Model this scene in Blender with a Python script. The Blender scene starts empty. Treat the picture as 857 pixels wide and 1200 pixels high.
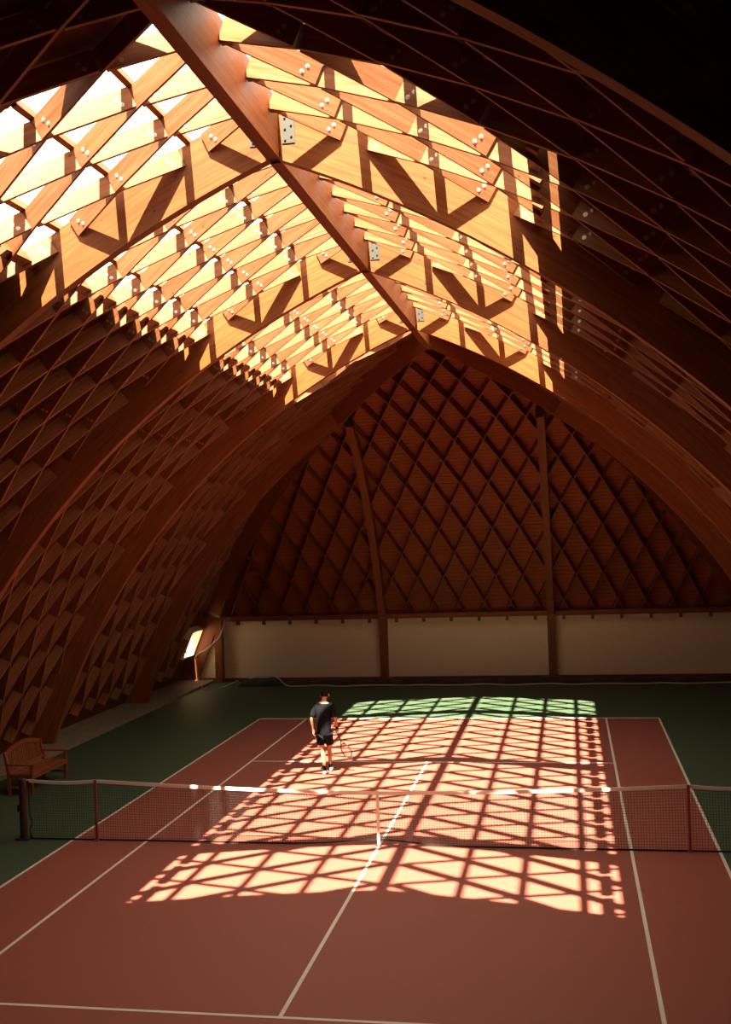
import bpy, bmesh, math, random
from math import sin, cos, pi, sqrt, radians, atan2, acos, asin
from mathutils import Vector, Matrix
import numpy as np
random.seed(4)
C = bpy.context.scene.collection
sc = bpy.context.scene
V = Vector

# ------------------------------------------------------------------ camera, sky, sun, exposure
CAM = V((3.3105, -18.0337, 5.3596))
RR = V((0.98256937, 0.18258242, -0.03494424))
UU = V((0.03671375, -0.00631948, 0.99930584))
FF = V((-0.18223485, 0.98317024, 0.01291262))
FPX = 1278.6
cd = bpy.data.cameras.new('camera'); cam = bpy.data.objects.new('camera', cd); C.objects.link(cam)
cd.sensor_fit = 'HORIZONTAL'; cd.sensor_width = 36; cd.lens = FPX / 857 * 36
cd.clip_start = .05; cd.clip_end = 500
cam.matrix_world = Matrix(((RR.x, UU.x, -FF.x, CAM.x), (RR.y, UU.y, -FF.y, CAM.y), (RR.z, UU.z, -FF.z, CAM.z), (0, 0, 0, 1)))
sc.camera = cam

w = bpy.data.worlds.new('sky'); sc.world = w; w.use_nodes = True
bg = w.node_tree.nodes['Background']
bg.inputs['Color'].default_value = (1.0, .90, .74, 1); bg.inputs['Strength'].default_value = 5.0

SUN_DIR = V((.058, .48, -1)).normalized()
sd = bpy.data.lights.new('sun', 'SUN'); sd.energy = 56; sd.angle = radians(.53); sd.color = (1, .88, .70)
so = bpy.data.objects.new('sun', sd); C.objects.link(so)
so.rotation_euler = SUN_DIR.to_track_quat('-Z', 'Y').to_euler(); so.location = (0, -20, 40)

sc.view_settings.view_transform = 'Standard'; sc.view_settings.look = 'None'
sc.view_settings.gamma = 1; sc.view_settings.use_curve_mapping = False
sc.view_settings.exposure = 0
sc.cycles.max_bounces = 10; sc.cycles.diffuse_bounces = 6; sc.cycles.glossy_bounces = 3
sc.cycles.transparent_max_bounces = 16; sc.cycles.sample_clamp_indirect = 12
sc.cycles.use_denoising = True

# ------------------------------------------------------------------ hall geometry (metres)
XC = -.2                       # axis of the hall
CX, CZ = -5.97, -5.29          # centre of the arc of one half of the pointed vault
RI, RL, RT, RS = 16.48, 16.93, 17.18, 17.20   # rib soffit, lamella soffit, lamella top, boarding
TH0 = radians(68.76)
EY, EZ, ER = 7.1825, -1.7451, 12.3564         # arc of the leaning end wall
BAY, PITCH, ROW = 6.3, .9, 1.02
RIBS = [-18.2, -11.4, -4.6, 1.7, 8.0, 14.3]
SKY0, SKY1, SKYS = -7.45, 10.35, 3.66
ROFF = -.09                    # first lattice row sits slightly above one full row from the ridge          # skylight: from y, to y, down to arc length s

def th_of(s): return TH0 - s / RL
def vp(side, s, R, y):
    t = th_of(s); return V((XC + side * (CX + R * cos(t)), y, CZ + R * sin(t)))
def half(z, R=RI): return CX + sqrt(max(R * R - (z - CZ) ** 2, 0))
def end_y(z, R=ER): return EY + sqrt(max(R * R - (z - EZ) ** 2, 0))
def end_z(y, R=ER): return EZ + sqrt(max(R * R - (y - EY) ** 2, 0))
def hip_y(s):
    z = CZ + RI * sin(th_of(s))
    return end_y(z) if z > 2.2 else 19.2
def px(p):
    d = p - CAM; k = d.dot(FF)
    if k < .3: return None
    return (428.5 + FPX * d.dot(RR) / k, 600 - FPX * d.dot(UU) / k)
def seen(p, m=170):
    q = px(p)
    return q is not None and -m < q[0] < 857 + m and -m < q[1] < 1200 + m

# ------------------------------------------------------------------ materials
def mat(name, col, rough=.6, metal=0, spec=.5):
    m = bpy.data.materials.new(name); m.use_nodes = True
    b = m.node_tree.nodes['Principled BSDF']
    b.inputs['Base Color'].default_value = (*col, 1); b.inputs['Roughness'].default_value = rough
    b.inputs['Metallic'].default_value = metal; b.inputs['Specular IOR Level'].default_value = spec
    return m
def nd(m, t, **k):
    n = m.node_tree.nodes.new(t)
    for a, v in k.items(): setattr(n, a, v)
    return n
def lk(m, a, b): m.node_tree.links.new(a, b)
def noise_mat(name, c1, c2, scale, rough=.7, coord='Object', bump=0, stretch=(1, 1, 1), detail=4, spec=.3, lo=.3, hi=.7):
    m = mat(name, c1, rough, spec=spec); b = m.node_tree.nodes['Principled BSDF']
    tc = nd(m, 'ShaderNodeTexCoord'); mp = nd(m, 'ShaderNodeMapping'); mp.inputs['Scale'].default_value = stretch
    n = nd(m, 'ShaderNodeTexNoise'); n.inputs['Scale'].default_value = scale; n.inputs['Detail'].default_value = detail
    r = nd(m, 'ShaderNodeValToRGB'); r.color_ramp.elements[0].position = lo; r.color_ramp.elements[1].position = hi
    r.color_ramp.elements[0].color = (*c1, 1); r.color_ramp.elements[1].color = (*c2, 1)
    lk(m, tc.outputs[coord], mp.inputs[0]); lk(m, mp.outputs[0], n.inputs['Vector'])
    lk(m, n.outputs['Fac'], r.inputs[0]); lk(m, r.outputs[0], b.inputs['Base Color'])
    if bump:
        bp = nd(m, 'ShaderNodeBump'); bp.inputs['Strength'].default_value = bump; bp.inputs['Distance'].default_value = .01
        lk(m, n.outputs['Fac'], bp.inputs['Height']); lk(m, bp.outputs[0], b.inputs['Normal'])
    return m
def wood(name, c1, c2, rough=.55, knots=True, lam=True):
    """spruce: grain runs along U (metres), laminations stacked along V"""
    m = mat(name, c1, rough, spec=.3); b = m.node_tree.nodes['Principled BSDF']
    tc = nd(m, 'ShaderNodeTexCoord'); oi = nd(m, 'ShaderNodeObjectInfo')
    add = nd(m, 'ShaderNodeVectorMath', operation='ADD'); lk(m, tc.outputs['UV'], add.inputs[0])
    cb = nd(m, 'ShaderNodeCombineXYZ'); ml = nd(m, 'ShaderNodeMath', operation='MULTIPLY'); ml.inputs[1].default_value = 37
    lk(m, oi.outputs['Random'], ml.inputs[0]); lk(m, ml.outputs[0], cb.inputs[2]); lk(m, ml.outputs[0], cb.inputs[0])
    lk(m, cb.outputs[0], add.inputs[1])
    mp = nd(m, 'ShaderNodeMapping'); mp.inputs['Scale'].default_value = (.8, 16, 1); lk(m, add.outputs[0], mp.inputs[0])
    n = nd(m, 'ShaderNodeTexNoise'); n.inputs['Scale'].default_value = 1.6; n.inputs['Detail'].default_value = 5; n.inputs['Distortion'].default_value = .4
    lk(m, mp.outputs[0], n.inputs['Vector'])
    r = nd(m, 'ShaderNodeValToRGB'); r.color_ramp.elements[0].position = .32; r.color_ramp.elements[1].position = .68
    r.color_ramp.elements[0].color = (*c1, 1); r.color_ramp.elements[1].color = (*c2, 1); lk(m, n.outputs['Fac'], r.inputs[0])
    out = r.outputs[0]
    if knots:
        mk = nd(m, 'ShaderNodeMapping'); mk.inputs['Scale'].default_value = (2.2, 5.0, 1); lk(m, add.outputs[0], mk.inputs[0])
        vo = nd(m, 'ShaderNodeTexVoronoi'); vo.inputs['Scale'].default_value = 1.0; lk(m, mk.outputs[0], vo.inputs['Vector'])
        kr = nd(m, 'ShaderNodeValToRGB'); kr.color_ramp.elements[0].position = .035; kr.color_ramp.elements[1].position = .075
        kr.color_ramp.elements[0].color = (.32, .22, .16, 1); kr.color_ramp.elements[1].color = (1, 1, 1, 1); lk(m, vo.outputs['Distance'], kr.inputs[0])
        mx = nd(m, 'ShaderNodeMix', data_type='RGBA', blend_type='MULTIPLY'); mx.inputs[0].default_value = 1
        lk(m, out, mx.inputs[6]); lk(m, kr.outputs[0], mx.inputs[7]); out = mx.outputs[2]
    hv = nd(m, 'ShaderNodeHueSaturation'); mr = nd(m, 'ShaderNodeMapRange'); mr.inputs[3].default_value = .86; mr.inputs[4].default_value = 1.12
    lk(m, oi.outputs['Random'], mr.inputs[0]); lk(m, mr.outputs[0], hv.inputs['Value']); lk(m, out, hv.inputs['Color'])
    lk(m, hv.outputs[0], b.inputs['Base Color'])
    bp = nd(m, 'ShaderNodeBump'); bp.inputs['Strength'].default_value = .15; bp.inputs['Distance'].default_value = .005
    lk(m, n.outputs['Fac'], bp.inputs['Height']); lk(m, bp.outputs[0], b.inputs['Normal'])
    return m

M = {}
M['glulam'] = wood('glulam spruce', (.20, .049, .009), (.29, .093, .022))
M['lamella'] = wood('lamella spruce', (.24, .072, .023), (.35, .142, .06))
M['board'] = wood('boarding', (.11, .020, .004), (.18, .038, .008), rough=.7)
M['endboard'] = wood('end wall boarding', (.20, .044, .009), (.28, .066, .014), rough=.7)
M['joist'] = wood('shade darkened joist', (.14, .030, .006), (.20, .045, .009))  # darker copy of the lamella wood; shade on the joist sides put into colour
M['column'] = wood('column timber', (.16, .036, .007), (.22, .054, .011), knots=False)
M['reveal'] = mat('pale window lining', (.86, .66, .38), .6)
M['bench'] = wood('bench teak', (.21, .052, .015), (.29, .077, .022), rough=.5, knots=False)
M['green'] = noise_mat('green acrylic court', (.040, .066, .035), (.053, .084, .045), 55, .62, bump=.05, spec=.3)
M['red'] = noise_mat('red acrylic court', (.235, .064, .044), (.28, .079, .056), 70, .6, bump=.05, spec=.3)
M['line'] = noise_mat('white line paint', (.62, .57, .49), (.67, .62, .54), 40, .6)
M['plaster'] = noise_mat('cream wall panel', (.74, .58, .38), (.82, .66, .45), 26, .85, bump=.25)
M['concrete'] = noise_mat('concrete plinth', (.20, .15, .10), (.28, .21, .14), 6, .9)
M['ground'] = noise_mat('gravel outside', (.38, .36, .32), (.5, .47, .42), 3, .95)
M['steel'] = mat('galvanised steel', (.10, .095, .085), .55, .6)
M['washer'] = mat('zinc washer', (.55, .54, .50), .4, .7)
M['dark'] = mat('dark steel', (.02, .014, .010), .5, .3)
M['bracket'] = mat('green grey bracket', (.10, .095, .06), .6, .2)
M['tape'] = mat('white net tape', (.66, .60, .51), .8)
M['cord'] = mat('black net cord', (.012, .010, .008), .8)
M['stick'] = mat('red brown stick', (.26, .06, .03), .5)
M['post'] = mat('dark brown net post', (.045, .016, .012), .5)
M['rope'] = mat('white rope', (.62, .50, .38), .9)
M['netgreen'] = mat('dark green netting', (.015, .028, .015), .9)
M['fabric'] = noise_mat('black sports cloth', (.006, .006, .008), (.010, .010, .013), 30, .95, spec=.08)
M['skin'] = mat('skin', (.42, .19, .10), .55)
M['hair'] = mat('dark hair', (.008, .005, .004), .8, spec=.1)
M['string'] = mat('tan strings', (.14, .09, .05), .7)
M['shoe'] = mat('white shoe', (.8, .75, .68), .6)
M['sole'] = mat('rubber sole', (.10, .08, .07), .7)
M['eye'] = mat('eye', (.02, .015, .01), .3)
gm = bpy.data.materials.new('clear roof glazing'); gm.use_nodes = True
nt = gm.node_tree; nt.nodes.clear()
o_ = nt.nodes.new('ShaderNodeOutputMaterial'); mxs = nt.nodes.new('ShaderNodeMixShader'); tr = nt.nodes.new('ShaderNodeBsdfTransparent'); gl = nt.nodes.new('ShaderNodeBsdfGlossy')
tr.inputs[0].default_value = (.95, .96, .94, 1); gl.inputs['Roughness'].default_value = .05; mxs.inputs[0].default_value = .06
nt.links.new(tr.outputs[0], mxs.inputs[1]); nt.links.new(gl.outputs[0], mxs.inputs[2]); nt.links.new(mxs.outputs[0], o_.inputs[0])
M['glass'] = gm

# ------------------------------------------------------------------ helpers
def link(name, me, parent=None, **props):
    o = bpy.data.objects.new(name, me); C.objects.link(o)
    if parent is not None: o.parent = parent
    for k, v in props.items(): o[k] = v
    return o
def empty(name, loc=(0, 0, 0), **props):
    o = link(name, None, **props); o.location = loc; o.empty_display_size = .2; return o
class MB:
    """collects faces with UVs (metres)"""
    def __init__(s): s.v = []; s.f = []; s.uv = []
    def quad(s, pts, uv):
        n = len(s.v); s.v += [tuple(p) for p in pts]; s.f.append(tuple(range(n, n + len(pts)))); s.uv += list(uv)
    def sweep(s, secs, cap=True, uo=0):
        """secs: list of closed rings (lists of points), joined along; U runs along, V round the ring"""
        k = len(secs[0]); n0 = len(s.v)
        u = uo; us = [uo]
        for a, b in zip(secs, secs[1:]):
            u += (V(b[0]) - V(a[0])).length; us.append(u)
        per = [0]
        for j in range(k): per.append(per[-1] + (V(secs[0][(j + 1) % k]) - V(secs[0][j])).length)
        for r in secs: s.v += [tuple(p) for p in r]
        for i in range(len(secs) - 1):
            for j in range(k):
                a = n0 + i * k + j; b = n0 + i * k + (j + 1) % k
                s.f.append((a, b, b + k, a + k)); s.uv += [(us[i], per[j]), (us[i], per[j + 1]), (us[i + 1], per[j + 1]), (us[i + 1], per[j])]
        if cap:
            s.f.append(tuple(n0 + j for j in range(k))[::-1]); s.uv += [(per[j] * .3, .1 * j) for j in range(k)]
            e = n0 + (len(secs) - 1) * k
            s.f.append(tuple(e + j for j in range(k))); s.uv += [(per[j] * .3, .1 * j) for j in range(k)]
    def box(s, c, size, M3=None):
        """box swept along its longest axis"""
        h = [x / 2 for x in size]; ax = max(range(3), key=lambda i: size[i]); a, b = [i for i in range(3) if i != ax]
        secs = []
        for e in (-1, 1):
            r = []
            for (p, q) in ((-1, -1), (1, -1), (1, 1), (-1, 1)):
                v = [0, 0, 0]; v[ax] = e * h[ax]; v[a] = p * h[a]; v[b] = q * h[b]; v = V(v)
                if M3 is not None: v = M3 @ v
                r.append(v + V(c))
            secs.append(r)
        s.sweep(secs)
    def tube(s, pts, r, n=8, closed=False, r2=None):
        pts = [V(p) for p in pts]; N = len(pts); secs = []; up = None
        for i, p in enumerate(pts):
            d = (pts[(i + 1) % N] - pts[i - 1]) if closed else (pts[min(i + 1, N - 1)] - pts[max(i - 1, 0)])
            d.normalize()
            if up is None: up = V((0, 0, 1)) if abs(d.z) < .9 else V((1, 0, 0))
            a = (up - d * up.dot(d)).normalized(); b = d.cross(a); up = a
            rr = r[i] if isinstance(r, (list, tuple)) else r
            rb = rr if r2 is None else r2
            secs.append([p + a * (rr * cos(2 * pi * k / n)) + b * (rb * sin(2 * pi * k / n)) for k in range(n)])
        if closed: secs.append(secs[0])
        s.sweep(secs, cap=not closed)
    def mesh(s, name, m, smooth=False):
        me = bpy.data.meshes.new(name); me.from_pydata(s.v, [], s.f)
        uv = me.uv_layers.new(name='uv'); uv.data.foreach_set('uv', np.array(s.uv, dtype=np.float32).ravel())
        if m is not None: me.materials.append(m)
        bm = bmesh.new(); bm.from_mesh(me)
        if smooth: bmesh.ops.remove_doubles(bm, verts=bm.verts, dist=1e-5)
        bmesh.ops.recalc_face_normals(bm, faces=bm.faces)
        bm.to_mesh(me); bm.free()
        if smooth: me.polygons.foreach_set('use_smooth', [True] * len(me.polygons))
        me.update(); return me
    def obj(s, name, m, parent=None, smooth=False, **props):
        o = link(name, s.mesh(name, m, smooth), parent, **props)
        return o
def boxobj(name, c, size, m, parent=None, M3=None, bevel=0, **props):
    b = MB(); b.box((0, 0, 0), size, M3); o = b.obj(name, m, parent, **props); o.location = c
    if bevel:
        md = o.modifiers.new('bevel', 'BEVEL'); md.width = bevel; md.segments = 2
    return o
def tubeobj(name, pts, r, m, parent=None, n=10, **props):
    b = MB(); b.tube(pts, r, n); return b.obj(name, m, parent, smooth=True, **props)

# ------------------------------------------------------------------ ground, floor, court
b = MB(); b.box((0, 0, -.2), (160, 160, .2)); g = b.obj('ground', M['ground'], kind='structure')
b = MB(); b.box((-.2, -.6, -.05), (21.6, 40.2, .1)); floor = b.obj('floor', M['green'], kind='structure')
b = MB(); b.box((0, 0, .002), (10.97, 23.77, .004)); b.obj('court_surface', M['red'], floor, label='red court playing surface')
LW = .05
def line(x0, x1, y0, y1):
    b = MB(); b.box(((x0 + x1) / 2, (y0 + y1) / 2, .0045), (abs(x1 - x0), abs(y1 - y0), .003)); b.obj('court_line', M['line'], floor)
for s in (-1, 1):
    line(s * 5.485 - LW / 2, s * 5.485 + LW / 2, -11.885, 11.885)
    line(s * 4.115 - LW / 2, s * 4.115 + LW / 2, -11.885, 11.885)
    line(-5.46, 5.46, s * 11.885 - LW, s * 11.885 + LW)
    line(-4.09, 4.09, s * 6.4 - LW / 2, s * 6.4 + LW / 2)
line(-LW / 2, LW / 2, -6.38, 6.38)
for nm, s in (('baseboard_left', -1), ('baseboard_right', 1)):
    b = MB(); b.box((XC + s * 9.75, -.6, .04), (1.4, 39.9, .08)); b.obj(nm, M['concrete'], kind='structure')

# ------------------------------------------------------------------ vault: lamellas and boarding
ceil_ = empty('ceiling', (0, 0, 0), kind='structure')
wl = empty('wall_left', (0, 0, 0), kind='structure'); wr = empty('wall_right', (0, 0, 0), kind='structure')
wb = empty('wall_back', (0, 0, 0), kind='structure')
TK = .042
_lam = {}
def lamella_mesh(t0, t1, sgn, dyr, depth=(RL, RT), row=ROW, R0=None, key='v', mt='lamella'):
    """one plank, local frame: X along the arc (down the slope), Y along the hall, Z outwards; t in [-1, 1]"""
    k = (round(t0, 2), round(t1, 2), sgn, round(dyr, 3), key)
    if k in _lam: return _lam[k]
    R0 = R0 or RL; rb, rt = depth
    secs = []; n = 3 if t1 - t0 > 1.2 else 2
    dx, dy = row, sgn * dyr; l = sqrt(dx * dx + dy * dy); nx, ny = -dy / l, dx / l
    for i in range(n):
        t = t0 + (t1 - t0) * i / (n - 1)
        ring = []
        for (R, e) in ((rb, -1), (rb, 1), (rt, 1), (rt, -1)):
            x = t * row; a = x / R0
            ox = e * nx * TK / 2; oy = e * ny * TK / 2
            ring.append((R * sin(a) + ox, t * dy + oy, R * cos(a) - R0))
        secs.append(ring)
    b = MB(); b.sweep(secs); me = b.mesh('lamella', M[mt]); _lam[k] = me
    return me
def bolt_mesh(sgn):
    b = MB()
    dx, dy = ROW, sgn * .44; l = sqrt(dx * dx + dy * dy); nrm = V((-dy / l, dx / l, 0)); along = V((dx / l, dy / l, 0))
    for (a, h) in ((-.020, .065), (.020, .14)):
        c = along * a + V((0, 0, h))
        for rr, ll in ((.027, .025), (.012, .032)):
            b.tube([c - nrm * ll, c + nrm * ll], rr, 10)
    return b.mesh('bolt', M['washer'])
BOLT = {1: bolt_mesh(1), -1: bolt_mesh(-1)}
def frame_at(side, s, y):
    t = th_of(s); z = V((side * cos(t), 0, sin(t))); x = V((side * sin(t), 0, -cos(t)))  # x: down the slope
    yv = V((0, 1, 0)); o = vp(side, s, RL, y)
    return Matrix(((x.x, 0, z.x, o.x), (x.y, 1, z.y, o.y), (x.z, 0, z.z, o.z), (0, 0, 0, 1)))
LAM = {'ceiling': [], 'left': [], 'right': []}
WIN_Y = (18.12, 19.12)
def add_lam(side, r, yc, dirn, y0, y1, dyr, tmin=-1, tmax=1):
    """dirn: dy/ds sign; clip to the bay, the hip and the floor"""
    ok = []
    N = 48
    for i in range(N + 1):
        t = tmin + (tmax - tmin) * i / N; s = (r + t) * ROW + ROFF; y = yc + t * dirn * dyr
        good = y0 <= y <= y1 and s <= 14.55 and s >= -.12 and y < hip_y(s) - (.10 if s < 4.6 else .35)
        ok.append((t, good))
    best = (0, 0); i = 0
    while i <= N:
        if ok[i][1]:
            j = i
            while j < N and ok[j + 1][1]: j += 1
            if ok[j][0] - ok[i][0] > best[1] - best[0]: best = (ok[i][0], ok[j][0])
            i = j + 1
        else: i += 1
    t0, t1 = best
    if t1 - t0 < .18: return
    sm = (r + (t0 + t1) / 2) * ROW + ROFF; ym = yc + (t0 + t1) / 2 * dirn * dyr
    if not (seen(vp(side, (r + t0) * ROW, RL, ym)) or seen(vp(side, (r + t1) * ROW, RL, ym))): return
    if side < 0 and 17.65 < ym and 12.4 < sm < 14.4: return       # opening of the small window
    me = lamella_mesh(t0, t1, dirn, dyr)
    zone = 'ceiling' if sm < 4.25 else ('left' if side < 0 else 'right')
    o = bpy.data.objects.new('lamella', me); C.objects.link(o)
    o.parent = {'ceiling': ceil_, 'left': wl, 'right': wr}[zone]
    o.matrix_world = frame_at(side, r * ROW + ROFF, yc)
    d = (vp(side, sm, RL, ym) - CAM).length
    LAM[zone].append((d, o))
    if sm < 5.2 and ym < 8:
        for t in ((t0 + .14, t1 - .14) if t1 - t0 > 1 else ((t1 - .14,) if t0 < -.5 or r == 0 else (t0 + .14,))):
            if abs((r + t) * ROW) < .5: continue
            bo = bpy.data.objects.new('bolt', BOLT[dirn]); C.objects.link(bo); bo.parent = o
            x = t * ROW; a = x / RL
            bo.matrix_basis = Matrix.Translation((RL * sin(a), t * dirn * dyr, RL * cos(a) - RL))
bays = [(RIBS[i], RIBS[i + 1]) for i in range(len(RIBS) - 1)] + [(14.3, 20.6)]
for side in (-1, 1):
    A = 1 if side < 0 else -1       # family A runs through at odd rows, family B at even rows
    for (ya, yb) in bays:
        y0, y1 = ya + .09, yb - .09
        pt = (yb - ya) / 7; dyr = pt * .5 - .02
        for r in range(0, 15):
            for k in range(-1, 9):
                if r % 2:
                    y = ya + k * pt
                    add_lam(side, r, y, A, y0, y1, dyr, -1.0, 1.0)
                else:
                    y = ya + (k + .5) * pt
                    add_lam(side, r, y, -A, y0, y1, dyr, -.03 if r == 0 else -.97, .97)
for z, l in LAM.items():
    l.sort(key=lambda a: a[0]); print('LAM', z, len(l))

# boarding: one strip per board, leaving the skylight and the small window open
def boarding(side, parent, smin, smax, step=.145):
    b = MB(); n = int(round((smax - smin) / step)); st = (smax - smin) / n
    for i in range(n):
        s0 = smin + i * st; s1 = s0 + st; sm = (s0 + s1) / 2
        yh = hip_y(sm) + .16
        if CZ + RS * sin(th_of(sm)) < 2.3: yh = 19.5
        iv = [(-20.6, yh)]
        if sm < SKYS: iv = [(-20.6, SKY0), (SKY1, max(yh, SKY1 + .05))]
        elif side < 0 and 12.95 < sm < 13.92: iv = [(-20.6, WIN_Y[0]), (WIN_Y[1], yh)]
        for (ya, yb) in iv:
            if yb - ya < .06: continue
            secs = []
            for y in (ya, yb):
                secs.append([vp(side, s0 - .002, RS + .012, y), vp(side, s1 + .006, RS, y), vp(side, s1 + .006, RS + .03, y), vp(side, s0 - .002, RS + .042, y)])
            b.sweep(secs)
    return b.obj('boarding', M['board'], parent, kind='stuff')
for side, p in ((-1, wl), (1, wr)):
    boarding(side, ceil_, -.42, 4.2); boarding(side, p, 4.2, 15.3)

# ------------------------------------------------------------------ glulam arches
def arch_half(side, y, thick=.16, smin=-.26, smax=15.45, Ra=RI, Rb=RT, n=46):
    secs = []
    for i in range(n + 1):
        s = smin + (smax - smin) * i / n
        secs.append([vp(side, s, Ra, y - thick / 2), vp(side, s, Ra, y + thick / 2), vp(side, s, Rb, y + thick / 2), vp(side, s, Rb, y - thick / 2)])
    # plumb cut at the ridge
    for q in range(4 if smin < 0 else 0):
        p = secs[0][q]; p.x = XC + side * .0015
    return secs
RLAB = {-11.4: 'dark glulam arch crossing the upper corners, nearest before the skylight',
        -4.6: 'nearest of the sunlit glulam arches, under the front of the skylight', 1.7: 'second sunlit glulam arch, meeting the ridge above the net',
        8.0: 'third sunlit glulam arch, last to reach the ridge beam', 14.3: 'farthest glulam arch, its feet beside the leaning end wall, cut off at the hip beams'}
for y in RIBS[1:]:
    e = empty('glulam_arch', (XC, y, 0), label=RLAB[y], category='arch', group='glulam arches of the vault')
    for side in (-1, 1):
        if y == 14.3: secs = arch_half(side, y, smin=3.35, n=36)
        else: secs = arch_half(side, y)
        b = MB(); b.sweep([[p - V((XC, y, 0)) for p in r] for r in secs]); b.obj('arch_half', M['glulam'], e)
    if y != 14.3 and y > -11:
        p = boxobj('ridge_joint', (0, 0, 10.08 + .02), (.20, .20, .05), M['dark'], e, label='black steel ridge joint')

# hip beams: follow the line where vault and end wall meet
def hip_secs(side, smin, smax, n, Ra=RI, Rb=RT + .04, th=.14, off=0):
    secs = []
    for i in range(n + 1):
        s = smin + (smax - smin) * i / n; y = hip_y(s) + off
        secs.append([vp(side, s, Ra, y), vp(side, s, Ra, y + th), vp(side, s, Rb, y + th), vp(side, s, Rb, y)])
    return secs
for side, nm in ((-1, 'left'), (1, 'right')):
    secs = hip_secs(side, -.22, 3.45, 12)
    for q in range(4): secs[0][q].x = XC + side * .002
    o0 = secs[0][0].copy()
    b = MB(); b.sweep([[p - o0 for p in r] for r in secs])
    o = b.obj('hip_beam', M['column'], None, label='dark timber hip beam falling from the ridge beam end to the head of the %s wall post' % nm, category='beam', group='hip beams'); o.location = o0
    b = MB(); b.sweep([[p - o0 for p in r] for r in hip_secs(side, 3.45, 15.3, 34, Ra=RI + .05)])
    o = b.obj('edge_beam', M['column'], None, label='curved timber edge beam along the %s border of the end wall lattice' % nm, category='beam', group='edge beams of the end wall'); o.location = o0
    b = MB(); b.sweep(hip_secs(side, -.40, 12.7, 40, Ra=RT + .02, Rb=RT + .30, th=1.3, off=-.25)); b.obj('hip_light_seal', M['concrete'], wb)  # unseen strip outside the hip, added to block light leaks

# ------------------------------------------------------------------ ridge beam with hangers and plates
rb = empty('ridge_beam', (XC, 0, 10.05), label='long glulam ridge beam running under the peak of the skylight', category='beam')
ZR0, ZR1 = 10.05, 10.80
for (ya, yb) in [(-20.5, -17.29)] + [(a + .09, b_ - .09) for a, b_ in zip(RIBS[:-2], RIBS[1:-1])] + [(8.09, 11.15)]:
    b = MB(); b.box((0, (ya + yb) / 2, (ZR1 - ZR0) / 2), (.17, yb - ya, ZR1 - ZR0)); b.obj('beam_segment', M['glulam'], rb)
hb = MB()
hb.box((0, 0, -.006), (.14, .07, .010)); hb.box((-.03, -.034, .03), (.08, .006, .07)); hb.box((-.03, .034, .03), (.08, .006, .07))
HM = hb.mesh('joist_hanger', M['bracket'])
pb = MB(); pb.box((0, 0, 0), (.17, .008, .42))
for i in range(3):
    for j in (-1, 1): pb.tube([(j * .04, -.004, -.14 + i * .14 + j * .02), (j * .04, -.018, -.14 + i * .14 + j * .02)], .014, 8)
PM = pb.mesh('connector_plate', M['steel'])
for (ya, yb) in bays[1:4]:
    for k in range(7):
        y = ya + (k + .5) * (yb - ya) / 7
        if y > 10.2: continue
        for side in (-1, 1):
            o = link('joist_hanger', HM, rb); o.location = (side * .165, y, 10.50 - 10.05)
            o.scale = (side, 1, 1)
for y in RIBS[1:5]:
    for side in (-1, 1):
        o = link('connector_plate', PM, rb); o.location = (side * .21, y - .086, 10.32 - 10.05 + .12)
# hangers of the last short bay
for k in range(2):
    for side in (-1, 1):
        o = link('joist_hanger', HM, rb); o.location = (side * .165, 8.0 + (k + .5) * PITCH, .45); o.scale = (side, 1, 1)

# ------------------------------------------------------------------ skylight: purlins and panes
for side, nm in ((-1, 'window_1'), (1, 'window_2')):
    wn = empty(nm, (0, 0, 0), kind='structure')
    rows = [-.36, ROW + ROFF, 2 * ROW + ROFF, 3 * ROW + ROFF, SKYS]
    for s in rows[1:-1]:
        b = MB(); b.sweep([[vp(side, s - .035, RT, y), vp(side, s + .035, RT, y), vp(side, s + .035, RT + .14, y), vp(side, s - .035, RT + .14, y)] for y in (SKY0, -4.6, 1.7, 8.0, SKY1)])
        b.obj('purlin', M['glulam'], wn)
    b = MB(); b.sweep([[vp(side, SKYS - .02, RT, y), vp(side, SKYS + .06, RT, y), vp(side, SKYS + .06, RT + .2, y), vp(side, SKYS - .02, RT + .2, y)] for y in (SKY0, -4.6, 1.7, 8.0, SKY1)])
    b.obj('kerb', M['glulam'], wn)
    for y in (SKY0 - .04, SKY1 + .04):
        b = MB(); b.sweep([[vp(side, s, RT + .065, y - .04), vp(side, s, RT + .065, y + .04), vp(side, s, RT + .2, y + .04), vp(side, s, RT + .2, y - .04)] for s in [-.42, .6, 1.7, 2.8, SKYS]])
        b.obj('kerb', M['glulam'], wn)
    ys = [SKY0, -4.6, 1.7, 8.0, SKY1]
    for i in range(4):
        for j in range(4):
            b = MB(); b.sweep([[vp(side, rows[i] + .005, RT + .15, y), vp(side, rows[i + 1] - .005, RT + .15, y), vp(side, rows[i + 1] - .005, RT + .156, y), vp(side, rows[i] + .005, RT + .156, y)] for y in (ys[j] + .01, ys[j + 1] - .01)])
            b.obj('pane', M['glass'], wn)
    # blocking between the lamellas along the lower edge of the skylight
    for (ya, yb) in bays[1:4]:
        for k in range(7):
            y = ya + (k + .5) * (yb - ya) / 7
            if SKY0 - .3 < y < SKY1 + .3:
                b = MB(); b.box((0, 0, 0), (.13, (yb - ya) / 7 - .14, .17)); o = b.obj('blocking', M['lamella'], wn)
                o.matrix_world = frame_at(side, 3.50, y) @ Matrix.Translation((0, 0, .125))
pd = {}
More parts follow.
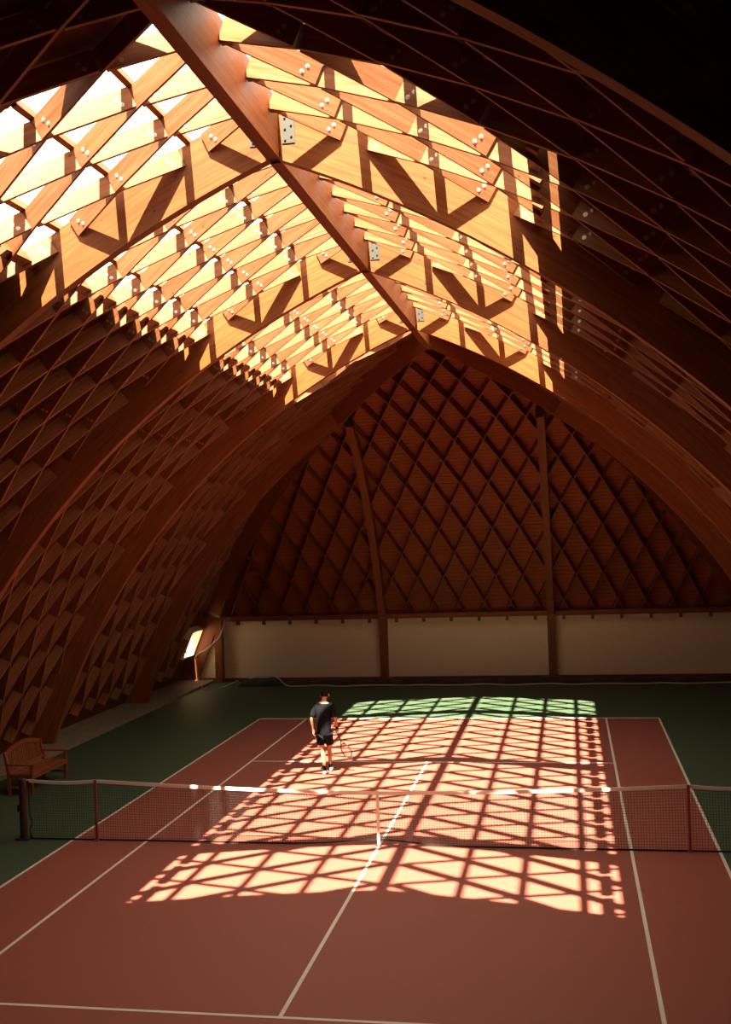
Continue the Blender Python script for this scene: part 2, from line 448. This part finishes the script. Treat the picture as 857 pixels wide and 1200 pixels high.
for side in (-1, 1):
    a = vp(side, -.3, RT + .25, 0); c = vp(side, SKYS, RT + .25, 0)
    l = bpy.data.lights.new('sky_portal', 'AREA'); l.shape = 'RECTANGLE'; l.cycles.is_portal = True
    o = bpy.data.objects.new('sky_portal', l); C.objects.link(o)
    xx = (c - a).normalized(); zz = V((0, 1, 0)).cross(xx) * -1
    if zz.z < 0: zz = -zz
    yy_ = zz.cross(xx)
    l.size = (c - a).length + .1; l.size_y = SKY1 - SKY0
    m = (a + c) / 2 + V((0, (SKY0 + SKY1) / 2, 0))
    o.matrix_world = Matrix(((xx.x, yy_.x, zz.x, m.x), (xx.y, yy_.y, zz.y, m.y), (xx.z, yy_.z, zz.z, m.z), (0, 0, 0, 1)))

# ------------------------------------------------------------------ small window low in the left vault
w3 = empty('window_3', (0, 0, 0), kind='structure')
def ring_box(name, s0, s1, y0, y1, ra, rc, m):
    b = MB(); b.sweep([[vp(-1, s0, ra, y), vp(-1, s1, ra, y), vp(-1, s1, rc, y), vp(-1, s0, rc, y)] for y in (y0, y1)]); b.obj(name, m, w3)
W0, W1 = 12.95, 13.90
ring_box('window_frame', W0 - .06, W0, WIN_Y[0] - .06, WIN_Y[1] + .06, 16.97, 17.42, M['reveal'])
ring_box('window_frame', W1, W1 + .06, WIN_Y[0] - .06, WIN_Y[1] + .06, 16.97, 17.42, M['reveal'])
ring_box('window_frame', W0, W1, WIN_Y[0] - .06, WIN_Y[0], 16.97, 17.42, M['reveal'])
ring_box('window_frame', W0, W1, WIN_Y[1], WIN_Y[1] + .06, 16.97, 17.42, M['reveal'])
ring_box('pane', W0, W1, WIN_Y[0], WIN_Y[1], 17.40, 17.406, M['glass'])

# ------------------------------------------------------------------ end wall: lattice, boarding, rail, panels
EP = .88; ERW = .93; REI, RET, RES = ER + .12, ER + .40, ER + .42
def ep(x, t, R):
    a = t / (ER + .25); return V((x, EY + R * cos(a), EZ + R * sin(a)))
def xlim(t, R=None):
    zi = end_z(min(ep(0, t, RES).y, 19.5)); zo = ep(0, t, RES).z
    return min(half(zi), half(zo, RS)) if zi > -1 else half(zo, RS)
b = MB(); n = 82; T0, T1 = 4.05, 16.0
for i in range(n):
    t0 = T0 + (T1 - T0) * i / n; t1 = T0 + (T1 - T0) * (i + 1) / n
    if ep(0, t1, RES).y < 11.0: break
    hw = xlim((t0 + t1) / 2) + .06
    b.sweep([[ep(x, t0, RES + .012), ep(x, t1 + .006, RES), ep(x, t1 + .006, RES + .03), ep(x, t0, RES + .042)] for x in (XC - hw, XC + hw)])
b.obj('boarding', M['endboard'], wb, kind='stuff')
_e = {}
def end_lam(xn, j, sg, half_=False):
    ok = []; N = 40; tc = 6.41 + ERW * j
    for i in range(N + 1):
        q = -1 + 2 * i / N; t = tc + q * ERW; x = xn + q * sg * EP / 2
        p = ep(x, t, REI)
        lim = half(end_z(min(p.y, 19.45))) if p.z > 2.2 else 0
        good = t > 4.22 and abs(x - XC) < lim - .04 and p.y > 11.35
        for cxx in (-3.1, 2.62):
            if abs(x - cxx) < .09: good = False
        ok.append((q, good))
    runs = []; i = 0
    while i <= N:
        if ok[i][1]:
            k = i
            while k < N and ok[k + 1][1]: k += 1
            if ok[k][0] - ok[i][0] > .15: runs.append((ok[i][0], ok[k][0]))
            i = k + 1
        else: i += 1
    for (a, c) in runs:
        key = (round(a, 2), round(c, 2), sg)
        if key not in _e:
            b = MB(); secs = []; nn = 3 if c - a > 1 else 2
            dx, dy = ERW, sg * EP / 2; l = sqrt(dx * dx + dy * dy)
            for i in range(nn):
                q = a + (c - a) * i / (nn - 1); ring = []
                for (R, e) in ((REI, -1), (REI, 1), (RET, 1), (RET, -1)):
                    an = q * ERW / (ER + .25)
                    ring.append((R * sin(an) - e * dy / l * .018, q * dy + e * dx / l * .018, R * cos(an)))
                secs.append(ring)
            b.sweep(secs); _e[key] = b.mesh('lamella', M['joist'])
        th = tc / (ER + .25)
        # local: X up the slope, Y along world x, Z outward
        X = V((0, -sin(th), cos(th))); Z = V((0, cos(th), sin(th))); Y = V((1, 0, 0))
        o = bpy.data.objects.new('lamella', _e[key]); C.objects.link(o); o.parent = wb
        o.matrix_world = Matrix(((X.x, Y.x, Z.x, xn), (X.y, Y.y, Z.y, EY), (X.z, Y.z, Z.z, EZ), (0, 0, 0, 1)))
for j in range(-3, 11):
    for k in range(-12, 13):
        if j % 2 == 0: end_lam(.44 + EP * k, j, -1)
        else: end_lam(.88 + EP * k, j, 1)
print('ENDLAM', len(wb.children))
b = MB(); b.box((-.2, 19.42, 1.15), (20.4, .12, 2.3)); b.obj('wall_panel', M['plaster'], wb, label='cream plastered lower wall')
for x0, x1 in ((-9.7, -3.2), (-3.0, 2.52), (2.72, 9.5)):
    b = MB(); b.box(((x0 + x1) / 2, 19.12, 2.24), (x1 - x0, .34, .17)); b.obj('rail', M['column'], wb)
x = -9.3
while x < 9.2:
    if min(abs(x + 3.1), abs(x - 2.62)) > .25:
        b = MB(); b.box((x, 19.28, 2.08), (.09, .14, .16)); b.obj('bracket', M['bracket'], wb)
    x += .95
b = MB(); b.box((-.2, 19.30, .06), (19.6, .10, .12)); b.obj('baseboard_back', M['column'], kind='structure')
b = MB(); b.box((0, -20.6, 5.7), (23, .2, 11.9)); b.obj('wall_front', M['board'], kind='structure')

for xx, nm in ((-3.1, 'slender curved timber wall post left of the end wall centre'), (2.62, 'slender curved timber wall post right of the end wall centre')):
    e = empty('wall_post', (xx, 19.2, 0), label=nm, category='post', group='posts of the end wall')
    b = MB(); secs = []
    w0 = .12
    for (z, yf) in ((.12, 19.0), (1.2, 18.98), (2.2, 18.86)): secs.append((V((0, yf, z)), V((0, 19.4, z))))
    t = 4.3
    while t < 14.2:
        pi_ = ep(0, t, ER - .02); po = ep(0, t, RET)
        if pi_.z > 2.35 and pi_.z < 8.62: secs.append((pi_, po))
        t += .6
    rings = [[(-w0, a.y - 19.2, a.z), (w0, a.y - 19.2, a.z), (w0, c.y - 19.2, c.z), (-w0, c.y - 19.2, c.z)] for a, c in secs]
    b.sweep(rings); b.obj('shaft', M['column'], e)
    b = MB(); b.box((0, 0, .06), (.5, .55, .12)); b.obj('footing', M['column'], e)
    b = MB(); b.box((0, -4.84, 8.50), (.27, .20, .22)); b.obj('head_plate', M['dark'], e, label='dark steel plate at the post head')
for xx, nm in ((-9.05, 'left'), (8.9, 'right')):
    e = boxobj('corner_post', (xx, 19.2, 1.08), (.26, .26, 2.15), M['column'], None, label='short timber post in the %s corner of the cream wall' % nm, category='post', group='corner posts of the end wall')

# ------------------------------------------------------------------ tennis net, posts, sticks
def net_top(x):
    ax = abs(x)
    if ax > 5.029:
        u = (ax - 5.029) / (6.33 - 5.029); return 1.07 - .035 * sin(pi * u)
    u = ax / 5.029; return .914 + .156 * u ** 1.7
def net_bot(x):
    ax = abs(x); return .02 + .085 * math.exp(-(ax / .8) ** 2)
XE = 6.30
tn = empty('tennis_net', (0, 0, 0), label='black tennis net with white top tape stretched across the court', category='net')
b = MB(); r = .0022
nx_ = int(2 * XE / .045)
def cordseg(b, p, q, r):
    p, q = V(p), V(q); d = (q - p).normalized(); a = V((0, 1, 0)); c = d.cross(a)
    b.sweep([[m + a * r, m + c * r, m - a * r, m - c * r] for m in (p, q)], cap=False)
for i in range(nx_ + 1):
    x = -XE + 2 * XE * i / nx_; wob = .006 * sin(x * 3.1)
    cordseg(b, (x, wob, net_bot(x)), (x + .004 * sin(i), 0, net_top(x) - .03), r)
nz = 22
for j in range(1, nz):
    f = j / nz; N = 70
    pts = []
    for i in range(N + 1):
        x = -XE + 2 * XE * i / N; pts.append((x, .006 * sin(x * 3.1) * (1 - f), net_bot(x) + (net_top(x) - .03 - net_bot(x)) * f + .004 * sin(x * 2 + j)))
    for p, q in zip(pts, pts[1:]): cordseg(b, p, q, r)
b.obj('netting', M['cord'], tn, kind='stuff')
def ribbon(name, zf, h, t, m, N=70):
    b = MB(); b.sweep([[(x, -t, zf(x) - h), (x, t, zf(x) - h), (x, t, zf(x)), (x, -t, zf(x))] for x in [-XE + 2 * XE * i / N for i in range(N + 1)]]); return b.obj(name, m, tn)
ribbon('top_tape', lambda x: net_top(x), .058, .008, M['tape'])
ribbon('bottom_cord', lambda x: net_bot(x) + .012, .024, .008, M['cord'])
b = MB(); b.sweep([[(-.026, -.012, z), (.026, -.012, z), (.026, .012, z), (-.026, .012, z)] for z in (.005, .3, .6, .925)]); b.obj('center_strap', M['tape'], tn, label='white vertical centre strap')
b = MB(); b.box((0, -.02, .012), (.09, .05, .02)); b.obj('strap_anchor', M['dark'], tn)
for s in (-1, 1):
    b = MB(); b.tube([(s * XE, 0, net_top(XE) - .02), (s * (XE + .005), 0, .45), (s * (XE - .05), 0, .30), (s * (XE + .005), 0, .17), (s * (XE - .02), 0, .03)], .010, 8); b.obj('side_cord', M['cord'], tn)
for s, nm in ((-1, 'left'), (1, 'right')):
    e = empty('net_post', (s * 6.42, 0, 0), label='dark brown net post at the %s end of the tennis net' % nm, category='post', group='posts of the tennis net')
    b = MB(); b.tube([(0, 0, 0), (0, 0, .02), (0, 0, 1.06), (0, 0, 1.075)], [.068, .068, .068, .055], 16); b.obj('tube', M['post'], e)
    b = MB(); b.box((0, 0, .015), (.24, .22, .03)); b.obj('base_plate', M['post'], e)
    b = MB(); b.tube([(s * .06, 0, .55), (s * .10, 0, .55), (s * .10, 0, .47)], .013, 8); b.box((s * .075, 0, .56), (.04, .08, .1)); b.obj('winder', M['dark'], e)
    b = MB(); b.tube([(-s * .0, 0, 1.06), (-s * .12, 0, 1.045)], .008, 6); b.obj('net_cable', M['tape'], e)
for s, nm in ((-1, 'left'), (1, 'right')):
    e = empty('singles_stick', (s * 5.029, -.02, 0), label='thin red brown singles stick propping the net near the %s sideline' % nm, category='stick', group='singles sticks of the tennis net')
    b = MB(); b.box((0, 0, .535), (.045, .025, 1.07)); b.obj('stick', M['stick'], e)
    b = MB(); b.box((0, 0, .01), (.09, .07, .02)); b.obj('foot', M['stick'], e)

# ------------------------------------------------------------------ back net and its rope
bn = empty('backstop_net', (-.2, 18.4, 0), label='dark green backstop net lying in a heap along the foot of the end wall', category='net')
b = MB(); secs = []
for i in range(90):
    x = -8.0 + 17.0 * i / 89; h = .10 + .035 * sin(i * 1.3) + .03 * sin(i * .37 + 1) + (.12 * math.exp(-((x + 7.0) / .5) ** 2))
    secs.append([(x + .2, -.42 + .03 * sin(i * .9), .0), (x + .2, -.25, h * .6), (x + .2, .1, h * .9), (x + .2, .28, h), (x + .2, .42, h * .5), (x + .2, .44, 0)])
b.sweep(secs); b.obj('folded_netting', M['netgreen'], bn, smooth=True)
def rope(name, pts, r, parent, m=M['rope']):
    cu = [];  # catmull-rom
    P = [V(p) for p in pts]; P = [P[0]] + P + [P[-1]]
    for i in range(1, len(P) - 2):
        for k in range(6):
            t = k / 6; a, b_, c, d = P[i - 1], P[i], P[i + 1], P[i + 2]
            cu.append(.5 * ((2 * b_) + (-a + c) * t + (2 * a - 5 * b_ + 4 * c - d) * t * t + (-a + 3 * b_ - 3 * c + d) * t ** 3))
    cu.append(P[-2]); b = MB(); b.tube(cu, r, 6); return b.obj(name, m, parent, smooth=True)
rp = [(-7.9 + .2, .55, .14), (-7.2, .35, .26), (-6.6, .2, .22), (-6.1, -.45, .05)] + [(-5.6 + .7 * i, -.5 + .04 * sin(i * 1.7), .03 + .015 * sin(i * 2.3)) for i in range(21)]
rope('edge_rope', rp, .022, bn)
dn = empty('divider_net', (-9.0, 18.6, 0), label='loosely hung divider net with white rope swag beside the small bright window', category='net')
swag = [(-8.62, 18.6, 2.25), (-8.70, 18.6, 1.95), (-8.84, 18.6, 1.66), (-9.04, 18.6, 1.45), (-9.3, 18.55, 1.24), (-9.55, 18.45, 1.10), (-9.62, 18.35, 1.04)]
down = [(-9.62, 18.35, 1.04), (-9.52, 18.1, .70), (-9.38, 17.8, .40), (-9.2, 17.5, .17), (-8.98, 17.3, .03), (-8.75, 17.5, .03), (-8.5, 17.8, .03), (-8.4, 18.3, .06), (-8.2, 18.6, .14)]
off = V((9.0, -18.6, 0))
rope('top_rope', [V(p) + off for p in swag], .026, dn)
rope('bottom_rope', [V(p) + off for p in down], .018, dn)
b = MB()
topc = [V(p) + off for p in swag]; botc = [V((-8.1, 18.6, .05)), V((-8.5, 18.4, .04)), V((-8.8, 18.2, .06)), V((-9.1, 18.05, .1)), V((-9.35, 18.0, .3)), V((-9.5, 18.05, .6)), V((-9.6, 18.2, .95))]
botc = [p + off for p in botc]
def itp(a, t):
    t = t * (len(a) - 1); i = min(int(t), len(a) - 2); return a[i].lerp(a[i + 1], t - i)
for i in range(30):
    t = i / 29; cordseg(b, itp(topc, t), itp(botc, t), .0022)
for j in range(1, 20):
    f = j / 20
    for i in range(12):
        p = itp(topc, i / 12).lerp(itp(botc, i / 12), f); q = itp(topc, (i + 1) / 12).lerp(itp(botc, (i + 1) / 12), f)
        if (q - p).length > .001: cordseg(b, p, q, .0022)
b.obj('netting', M['cord'], dn, kind='stuff')

# ------------------------------------------------------------------ slatted bench by the left wall
bx = empty('garden_bench', (-8.12, 3.86, 0), label='slatted wooden garden bench with arched back against the left side of the hall', category='bench')
HL = .77
for sy in (-1, 1):
    b = MB(); b.sweep([[(-.30, sy * HL - .03, .0), (-.235, sy * HL - .03, 0), (-.235, sy * HL + .03, 0), (-.30, sy * HL + .03, 0)], [(-.30, sy * HL - .03, .42), (-.235, sy * HL - .03, .42), (-.235, sy * HL + .03, .42), (-.30, sy * HL + .03, .42)],
                       [(-.38, sy * HL - .03, .88), (-.33, sy * HL - .03, .88), (-.33, sy * HL + .03, .88), (-.38, sy * HL + .03, .88)]]); b.obj('leg', M['bench'], bx)
    b = MB(); b.box((.245, sy * HL, .30), (.06, .06, .60)); b.obj('leg', M['bench'], bx)
    b = MB(); b.sweep([[(-.34, sy * HL - .035, .615), (-.34, sy * HL + .035, .615), (-.34, sy * HL + .035, .645), (-.34, sy * HL - .035, .645)],
                       [(0, sy * HL - .035, .605), (0, sy * HL + .035, .605), (0, sy * HL + .035, .635), (0, sy * HL - .035, .635)],
                       [(.31, sy * HL - .035, .60), (.31, sy * HL + .035, .60), (.31, sy * HL + .035, .63), (.31, sy * HL - .035, .63)]]); b.obj('armrest', M['bench'], bx)
    b = MB(); b.box((0, sy * HL, .37), (.5, .035, .07)); b.obj('side_rail', M['bench'], bx)
    b = MB(); b.box((0, sy * HL, .16), (.5, .03, .045)); b.obj('stretcher', M['bench'], bx)
for i in range(6):
    b = MB(); b.box((-.22 + .094 * i, 0, .418 + (.004 if i in (0, 5) else 0)), (.078, 2 * HL + .05, .022)); b.obj('seat_slat', M['bench'], bx)
b = MB(); b.box((.262, 0, .365), (.03, 2 * HL, .07)); b.obj('front_rail', M['bench'], bx)
b = MB(); b.box((-.275, 0, .50), (.03, 2 * HL - .06, .06)); b.obj('back_rail', M['bench'], bx)
def btop(y): return .87 + .13 * (1 - (y / HL) ** 2)
b = MB(); b.sweep([[(-.375, y, btop(y) - .075), (-.34, y, btop(y) - .075), (-.345, y, btop(y)), (-.38, y, btop(y))] for y in [-HL + 2 * HL * i / 14 for i in range(15)]]); b.obj('top_rail', M['bench'], bx)
for i in range(17):
    y = -HL + .085 + (2 * HL - .17) * i / 16; zt = btop(y) - .06
    b = MB(); b.sweep([[(-.285, y - .02, .52), (-.27, y - .02, .52), (-.27, y + .02, .52), (-.285, y + .02, .52)], [(-.36, y - .02, zt), (-.345, y - .02, zt), (-.345, y + .02, zt), (-.36, y + .02, zt)]]); b.obj('back_slat', M['bench'], bx)

# ------------------------------------------------------------------ tennis player
def skin(name, nodes, edges, m, parent, sub=2, root=0, **props):
    me = bpy.data.meshes.new(name); me.from_pydata([n[0] for n in nodes], edges, [])
    o = link(name, me, parent, **props); me.materials.append(m)
    md = o.modifiers.new('skin', 'SKIN'); md.use_smooth_shade = True
    if not me.skin_vertices:
        bm = bmesh.new(); bm.from_mesh(me); bm.verts.layers.skin.verify(); bm.to_mesh(me); bm.free()
    for i, n in enumerate(nodes):
        rr = n[1]; me.skin_vertices[0].data[i].radius = rr if isinstance(rr, tuple) else (rr, rr)
        me.skin_vertices[0].data[i].use_root = (i == root)
    sb = o.modifiers.new('sub', 'SUBSURF'); sb.levels = sub; sb.render_levels = sub
    return o
pl = empty('person', (-2.03, 5.19, 0), label='tennis player in black shirt and shorts walking away, head bowed, beyond the net', category='person')
cx_ = -.05
N_ = []; E_ = []
def node(p, r, par=None):
    N_.append((p, r)); i = len(N_) - 1
    if par is not None: E_.append((par, i))
    return i
pel = node((cx_, 0, .95), (.135, .10))
w1 = node((cx_, .01, 1.12), (.125, .09), pel)
w2 = node((cx_, .03, 1.30), (.15, .10), w1)
ch = node((cx_, .05, 1.44), (.13, .09), w2)
nk = node((cx_ + .0, .075, 1.56), .055, ch)
nk2 = node((cx_ - .005, .12, 1.62), .056, nk)
hd = node((cx_ - .005, .165, 1.66), (.076, .088), nk2)
hd2 = node((cx_ - .005, .21, 1.71), (.074, .086), hd)
hd3 = node((cx_ - .005, .225, 1.75), (.045, .055), hd2)
def hand(par, w, d, side, curl):
    """palm and five fingers below wrist w; d = arm direction"""
    palm = node(tuple(V(w) + V(d) * .05), (.033, .02), par)
    palm2 = node(tuple(V(w) + V(d) * .085), (.036, .018), palm)
    fw = V((0, 1, 0))
    for i, L in enumerate((.070, .078, .074, .058)):
        off = fw * ((1.5 - i) * .021); b0 = V(w) + V(d) * .105 + off
        inn = V((-side, 0, 0))
        a = node(tuple(b0), .0095, palm2); c = node(tuple(b0 + V(d) * L * .45 + inn * curl * .4), .009, a); node(tuple(b0 + V(d) * L * .8 + inn * curl), .0075, c)
    tb = V(w) + V(d) * .045 + fw * .03
    a = node(tuple(tb), .012, palm); node(tuple(tb + V(d) * .05 + fw * .015 + V((-side, 0, 0)) * curl * .5), .009, a)
for s in (-1, 1):
    sh = node((cx_ + s * .165, .04, 1.475), .062, ch)
    if s < 0: el = (cx_ - .27, -.02, 1.19); wr_ = (cx_ - .255, .04, .965)
    else: el = (cx_ + .265, -.01, 1.20); wr_ = (cx_ + .275, .08, .985)
    ua = node(tuple(V((cx_ + s * .195, .035, 1.40)).lerp(V(el), .35)), .047, sh)
    e1 = node(el, .038, ua); f1 = node(tuple(V(el).lerp(V(wr_), .35)), .036, e1); w_ = node(wr_, .024, f1)
    d = (V(wr_) - V(el)).normalized()
    d = (d + V((0, 0, -.4))).normalized()
    hand(w_, wr_, tuple(d), s, .03 if s < 0 else .045)
# legs: left planted, right swinging forward (away from the viewer)
LEG = {-1: [((cx_ - .085, .0, .86), .088), ((cx_ - .075, .02, .70), .075), ((cx_ - .055, .04, .50), .052), ((cx_ - .03, -.02, .36), .054), ((cx_ + .005, -.10, .12), .033)],
       1: [((cx_ + .085, .02, .86), .088), ((cx_ + .075, .09, .70), .075), ((cx_ + .065, .17, .50), .052), ((cx_ + .065, .19, .36), .052), ((cx_ + .065, .24, .12), .033)]}
for s in (-1, 1):
    q = pel
    for p, r_ in LEG[s]: q = node(p, r_, q)
    a = LEG[s][-1][0]
    q = node((a[0], a[1] + .01, .065), .036, q); q = node((a[0], a[1] + .11, .045), (.038, .028), q); node((a[0], a[1] + .17, .04), (.032, .02), q)
skin('body', N_, E_, M['skin'], pl)
def cloth(name, nodes, edges, m, sub=2, **k): return skin(name, nodes, edges, m, pl, sub, **k)
# shirt: torso tube and two short sleeves
sn = [((cx_, .0, .80), (.165, .135)), ((cx_, .0, .89), (.175, .14)), ((cx_, .005, 1.05), (.168, .13)), ((cx_, .025, 1.25), (.175, .125)), ((cx_, .045, 1.42), (.165, .115)), ((cx_, .06, 1.515), (.075, .07)),
      ((cx_ - .175, .04, 1.475), .078), ((cx_ - .215, .02, 1.37), .075), ((cx_ - .25, .0, 1.22), .078),
      ((cx_ + .175, .04, 1.475), .078), ((cx_ + .215, .02, 1.37), .075), ((cx_ + .245, .0, 1.22), .078)]
cloth('shirt', sn, [(0, 1), (1, 2), (2, 3), (3, 4), (4, 5), (4, 6), (6, 7), (7, 8), (4, 9), (9, 10), (10, 11)], M['fabric'], label='loose black t-shirt')
hn = [((cx_, 0, .96), (.155, .12)), ((cx_ - .08, .0, .86), (.10, .115)), ((cx_ - .085, .02, .76), (.10, .11)), ((cx_ - .075, .03, .60), (.105, .11)),
      ((cx_ + .08, .02, .86), (.10, .115)), ((cx_ + .085, .05, .76), (.10, .11)), ((cx_ + .08, .10, .60), (.105, .11))]
cloth('shorts', hn, [(0, 1), (1, 2), (2, 3), (0, 4), (4, 5), (5, 6)], M['fabric'], label='black sports shorts')
for s in (-1, 1):
    a = LEG[s][-1][0]; k = LEG[s][-2][0]
    u = V(k).lerp(V(a), .62)
    cloth('sock', [(tuple(u), .046), (a, .041), ((a[0], a[1] + .005, .08), .043)], [(0, 1), (1, 2)], M['fabric'], sub=1, label='black ankle sock')
    sh_ = cloth('shoe', [((a[0], a[1] - .045, .055), (.044, .045)), ((a[0], a[1] + .02, .062), (.048, .052)), ((a[0], a[1] + .11, .048), (.052, .036)), ((a[0], a[1] + .19, .036), (.046, .026))],
                [(0, 1), (1, 2), (2, 3)], M['shoe'], label='white tennis shoe')
    b = MB(); rings = []
    for (yy, ww) in ((-.085, .034), (-.04, .046), (.06, .046), (.13, .054), (.20, .048), (.235, .028)):
        rings.append([(a[0] - ww, a[1] + yy, .003), (a[0] + ww, a[1] + yy, .003), (a[0] + ww, a[1] + yy, .026), (a[0] - ww, a[1] + yy, .026)])
    b.sweep(rings); b.obj('sole', M['sole'], sh_)
# hair, ears, face
hc = V((cx_ - .005, .185, 1.70))
b = MB(); nn, mm = 16, 9
def hp(i, j):
    a = 2 * pi * i / nn; e = -.35 + (pi / 2 + .35) * j / mm
    fr = max(0, sin(a)); lo = 1 if j > 3 else 1 - .0 * fr
    return hc + V((cos(a) * cos(e) * .092, sin(a) * cos(e) * .106 + (.0), sin(e) * .098 + (.045 * fr * (1 - j / mm))))
for j in range(mm):
    for i in range(nn): b.quad([hp(i, j), hp(i + 1, j), hp(i + 1, j + 1), hp(i, j + 1)], [(0, 0), (.1, 0), (.1, .1), (0, .1)])
b.obj('hair', M['hair'], pl, smooth=True)
tubeobj('hair_knot', [hc + V((0, -.01, .085)), hc + V((.005, -.02, .115)), hc + V((0, -.02, .125))], [.034, .03, .012], M['hair'], pl)
for s in (-1, 1):
    tubeobj('ear', [hc + V((s * .088, -.0, -.055)), hc + V((s * .098, -.005, -.02)), hc + V((s * .090, 0, .01))], [.010, .016, .010], M['skin'], pl, n=8)
    tubeobj('eye', [hc + V((s * .032, .098, -.005)), hc + V((s * .032, .108, -.008))], [.014, .010], M['eye'], pl, n=8)
tubeobj('nose', [hc + V((0, .10, .01)), hc + V((0, .128, -.04)), hc + V((0, .105, -.048))], [.008, .015, .010], M['skin'], pl, n=8)
tubeobj('mouth', [hc + V((-.024, .088, -.072)), hc + V((0, .097, -.076)), hc + V((.024, .088, -.072))], [.004, .007, .004], M['stick'], pl, n=6)
wv = V((cx_ + .275, .08, .985)); dv = (V((cx_ + .275, .08, .985)) - V((cx_ + .265, -.01, 1.20))).normalized()
tubeobj('wristband', [wv - dv * .045, wv + dv * .015], [.036, .034], M['fabric'], pl, label='black wristband on the right wrist')

# racket
rk = empty('tennis_racket', (-2.03, 5.19, 0), label="tennis racket with black frame hanging from the player's right hand", category='racket')
hpt = V((cx_ + .252, .115, .885)); ax = V((.40, .10, -.86)).normalized(); wd = V((.85, -.48, .30)); wd = (wd - ax * wd.dot(ax)).normalized()
g0 = hpt - ax * .06
tubeobj('grip', [g0, g0 + ax * .02, g0 + ax * .19], [.018, .015, .015], M['cord'], rk, label='black grip')
tubeobj('shaft', [g0 + ax * .19, g0 + ax * .27], [.012, .012], M['dark'], rk)
hcn = g0 + ax * .515; LA, LB = .170, .128
th_l = [hcn + ax * (LA * -cos(q)) + wd * (LB * sin(q)) for q in [2 * pi * i / 36 for i in range(36)]]
b = MB(); b.tube(th_l, .0115, 8, closed=True); b.obj('frame', M['dark'], rk, smooth=True)
for s in (-1, 1): tubeobj('throat', [g0 + ax * .26, g0 + ax * .31 + wd * s * .035, hcn - ax * LA * cos(.62) + wd * s * LB * sin(.62)], .0105, M['dark'], rk, n=8)
b = MB()
for i in range(-8, 9):
    u = i / 9; e = sqrt(1 - u * u); b.tube([hcn + wd * LB * u - ax * LA * e, hcn + wd * LB * u + ax * LA * e], .0012, 4)
for i in range(-9, 10):
    u = i / 10; e = sqrt(1 - u * u); b.tube([hcn + ax * LA * u - wd * LB * e, hcn + ax * LA * u + wd * LB * e], .0012, 4)
b.obj('strings', M['string'], rk, kind='stuff')
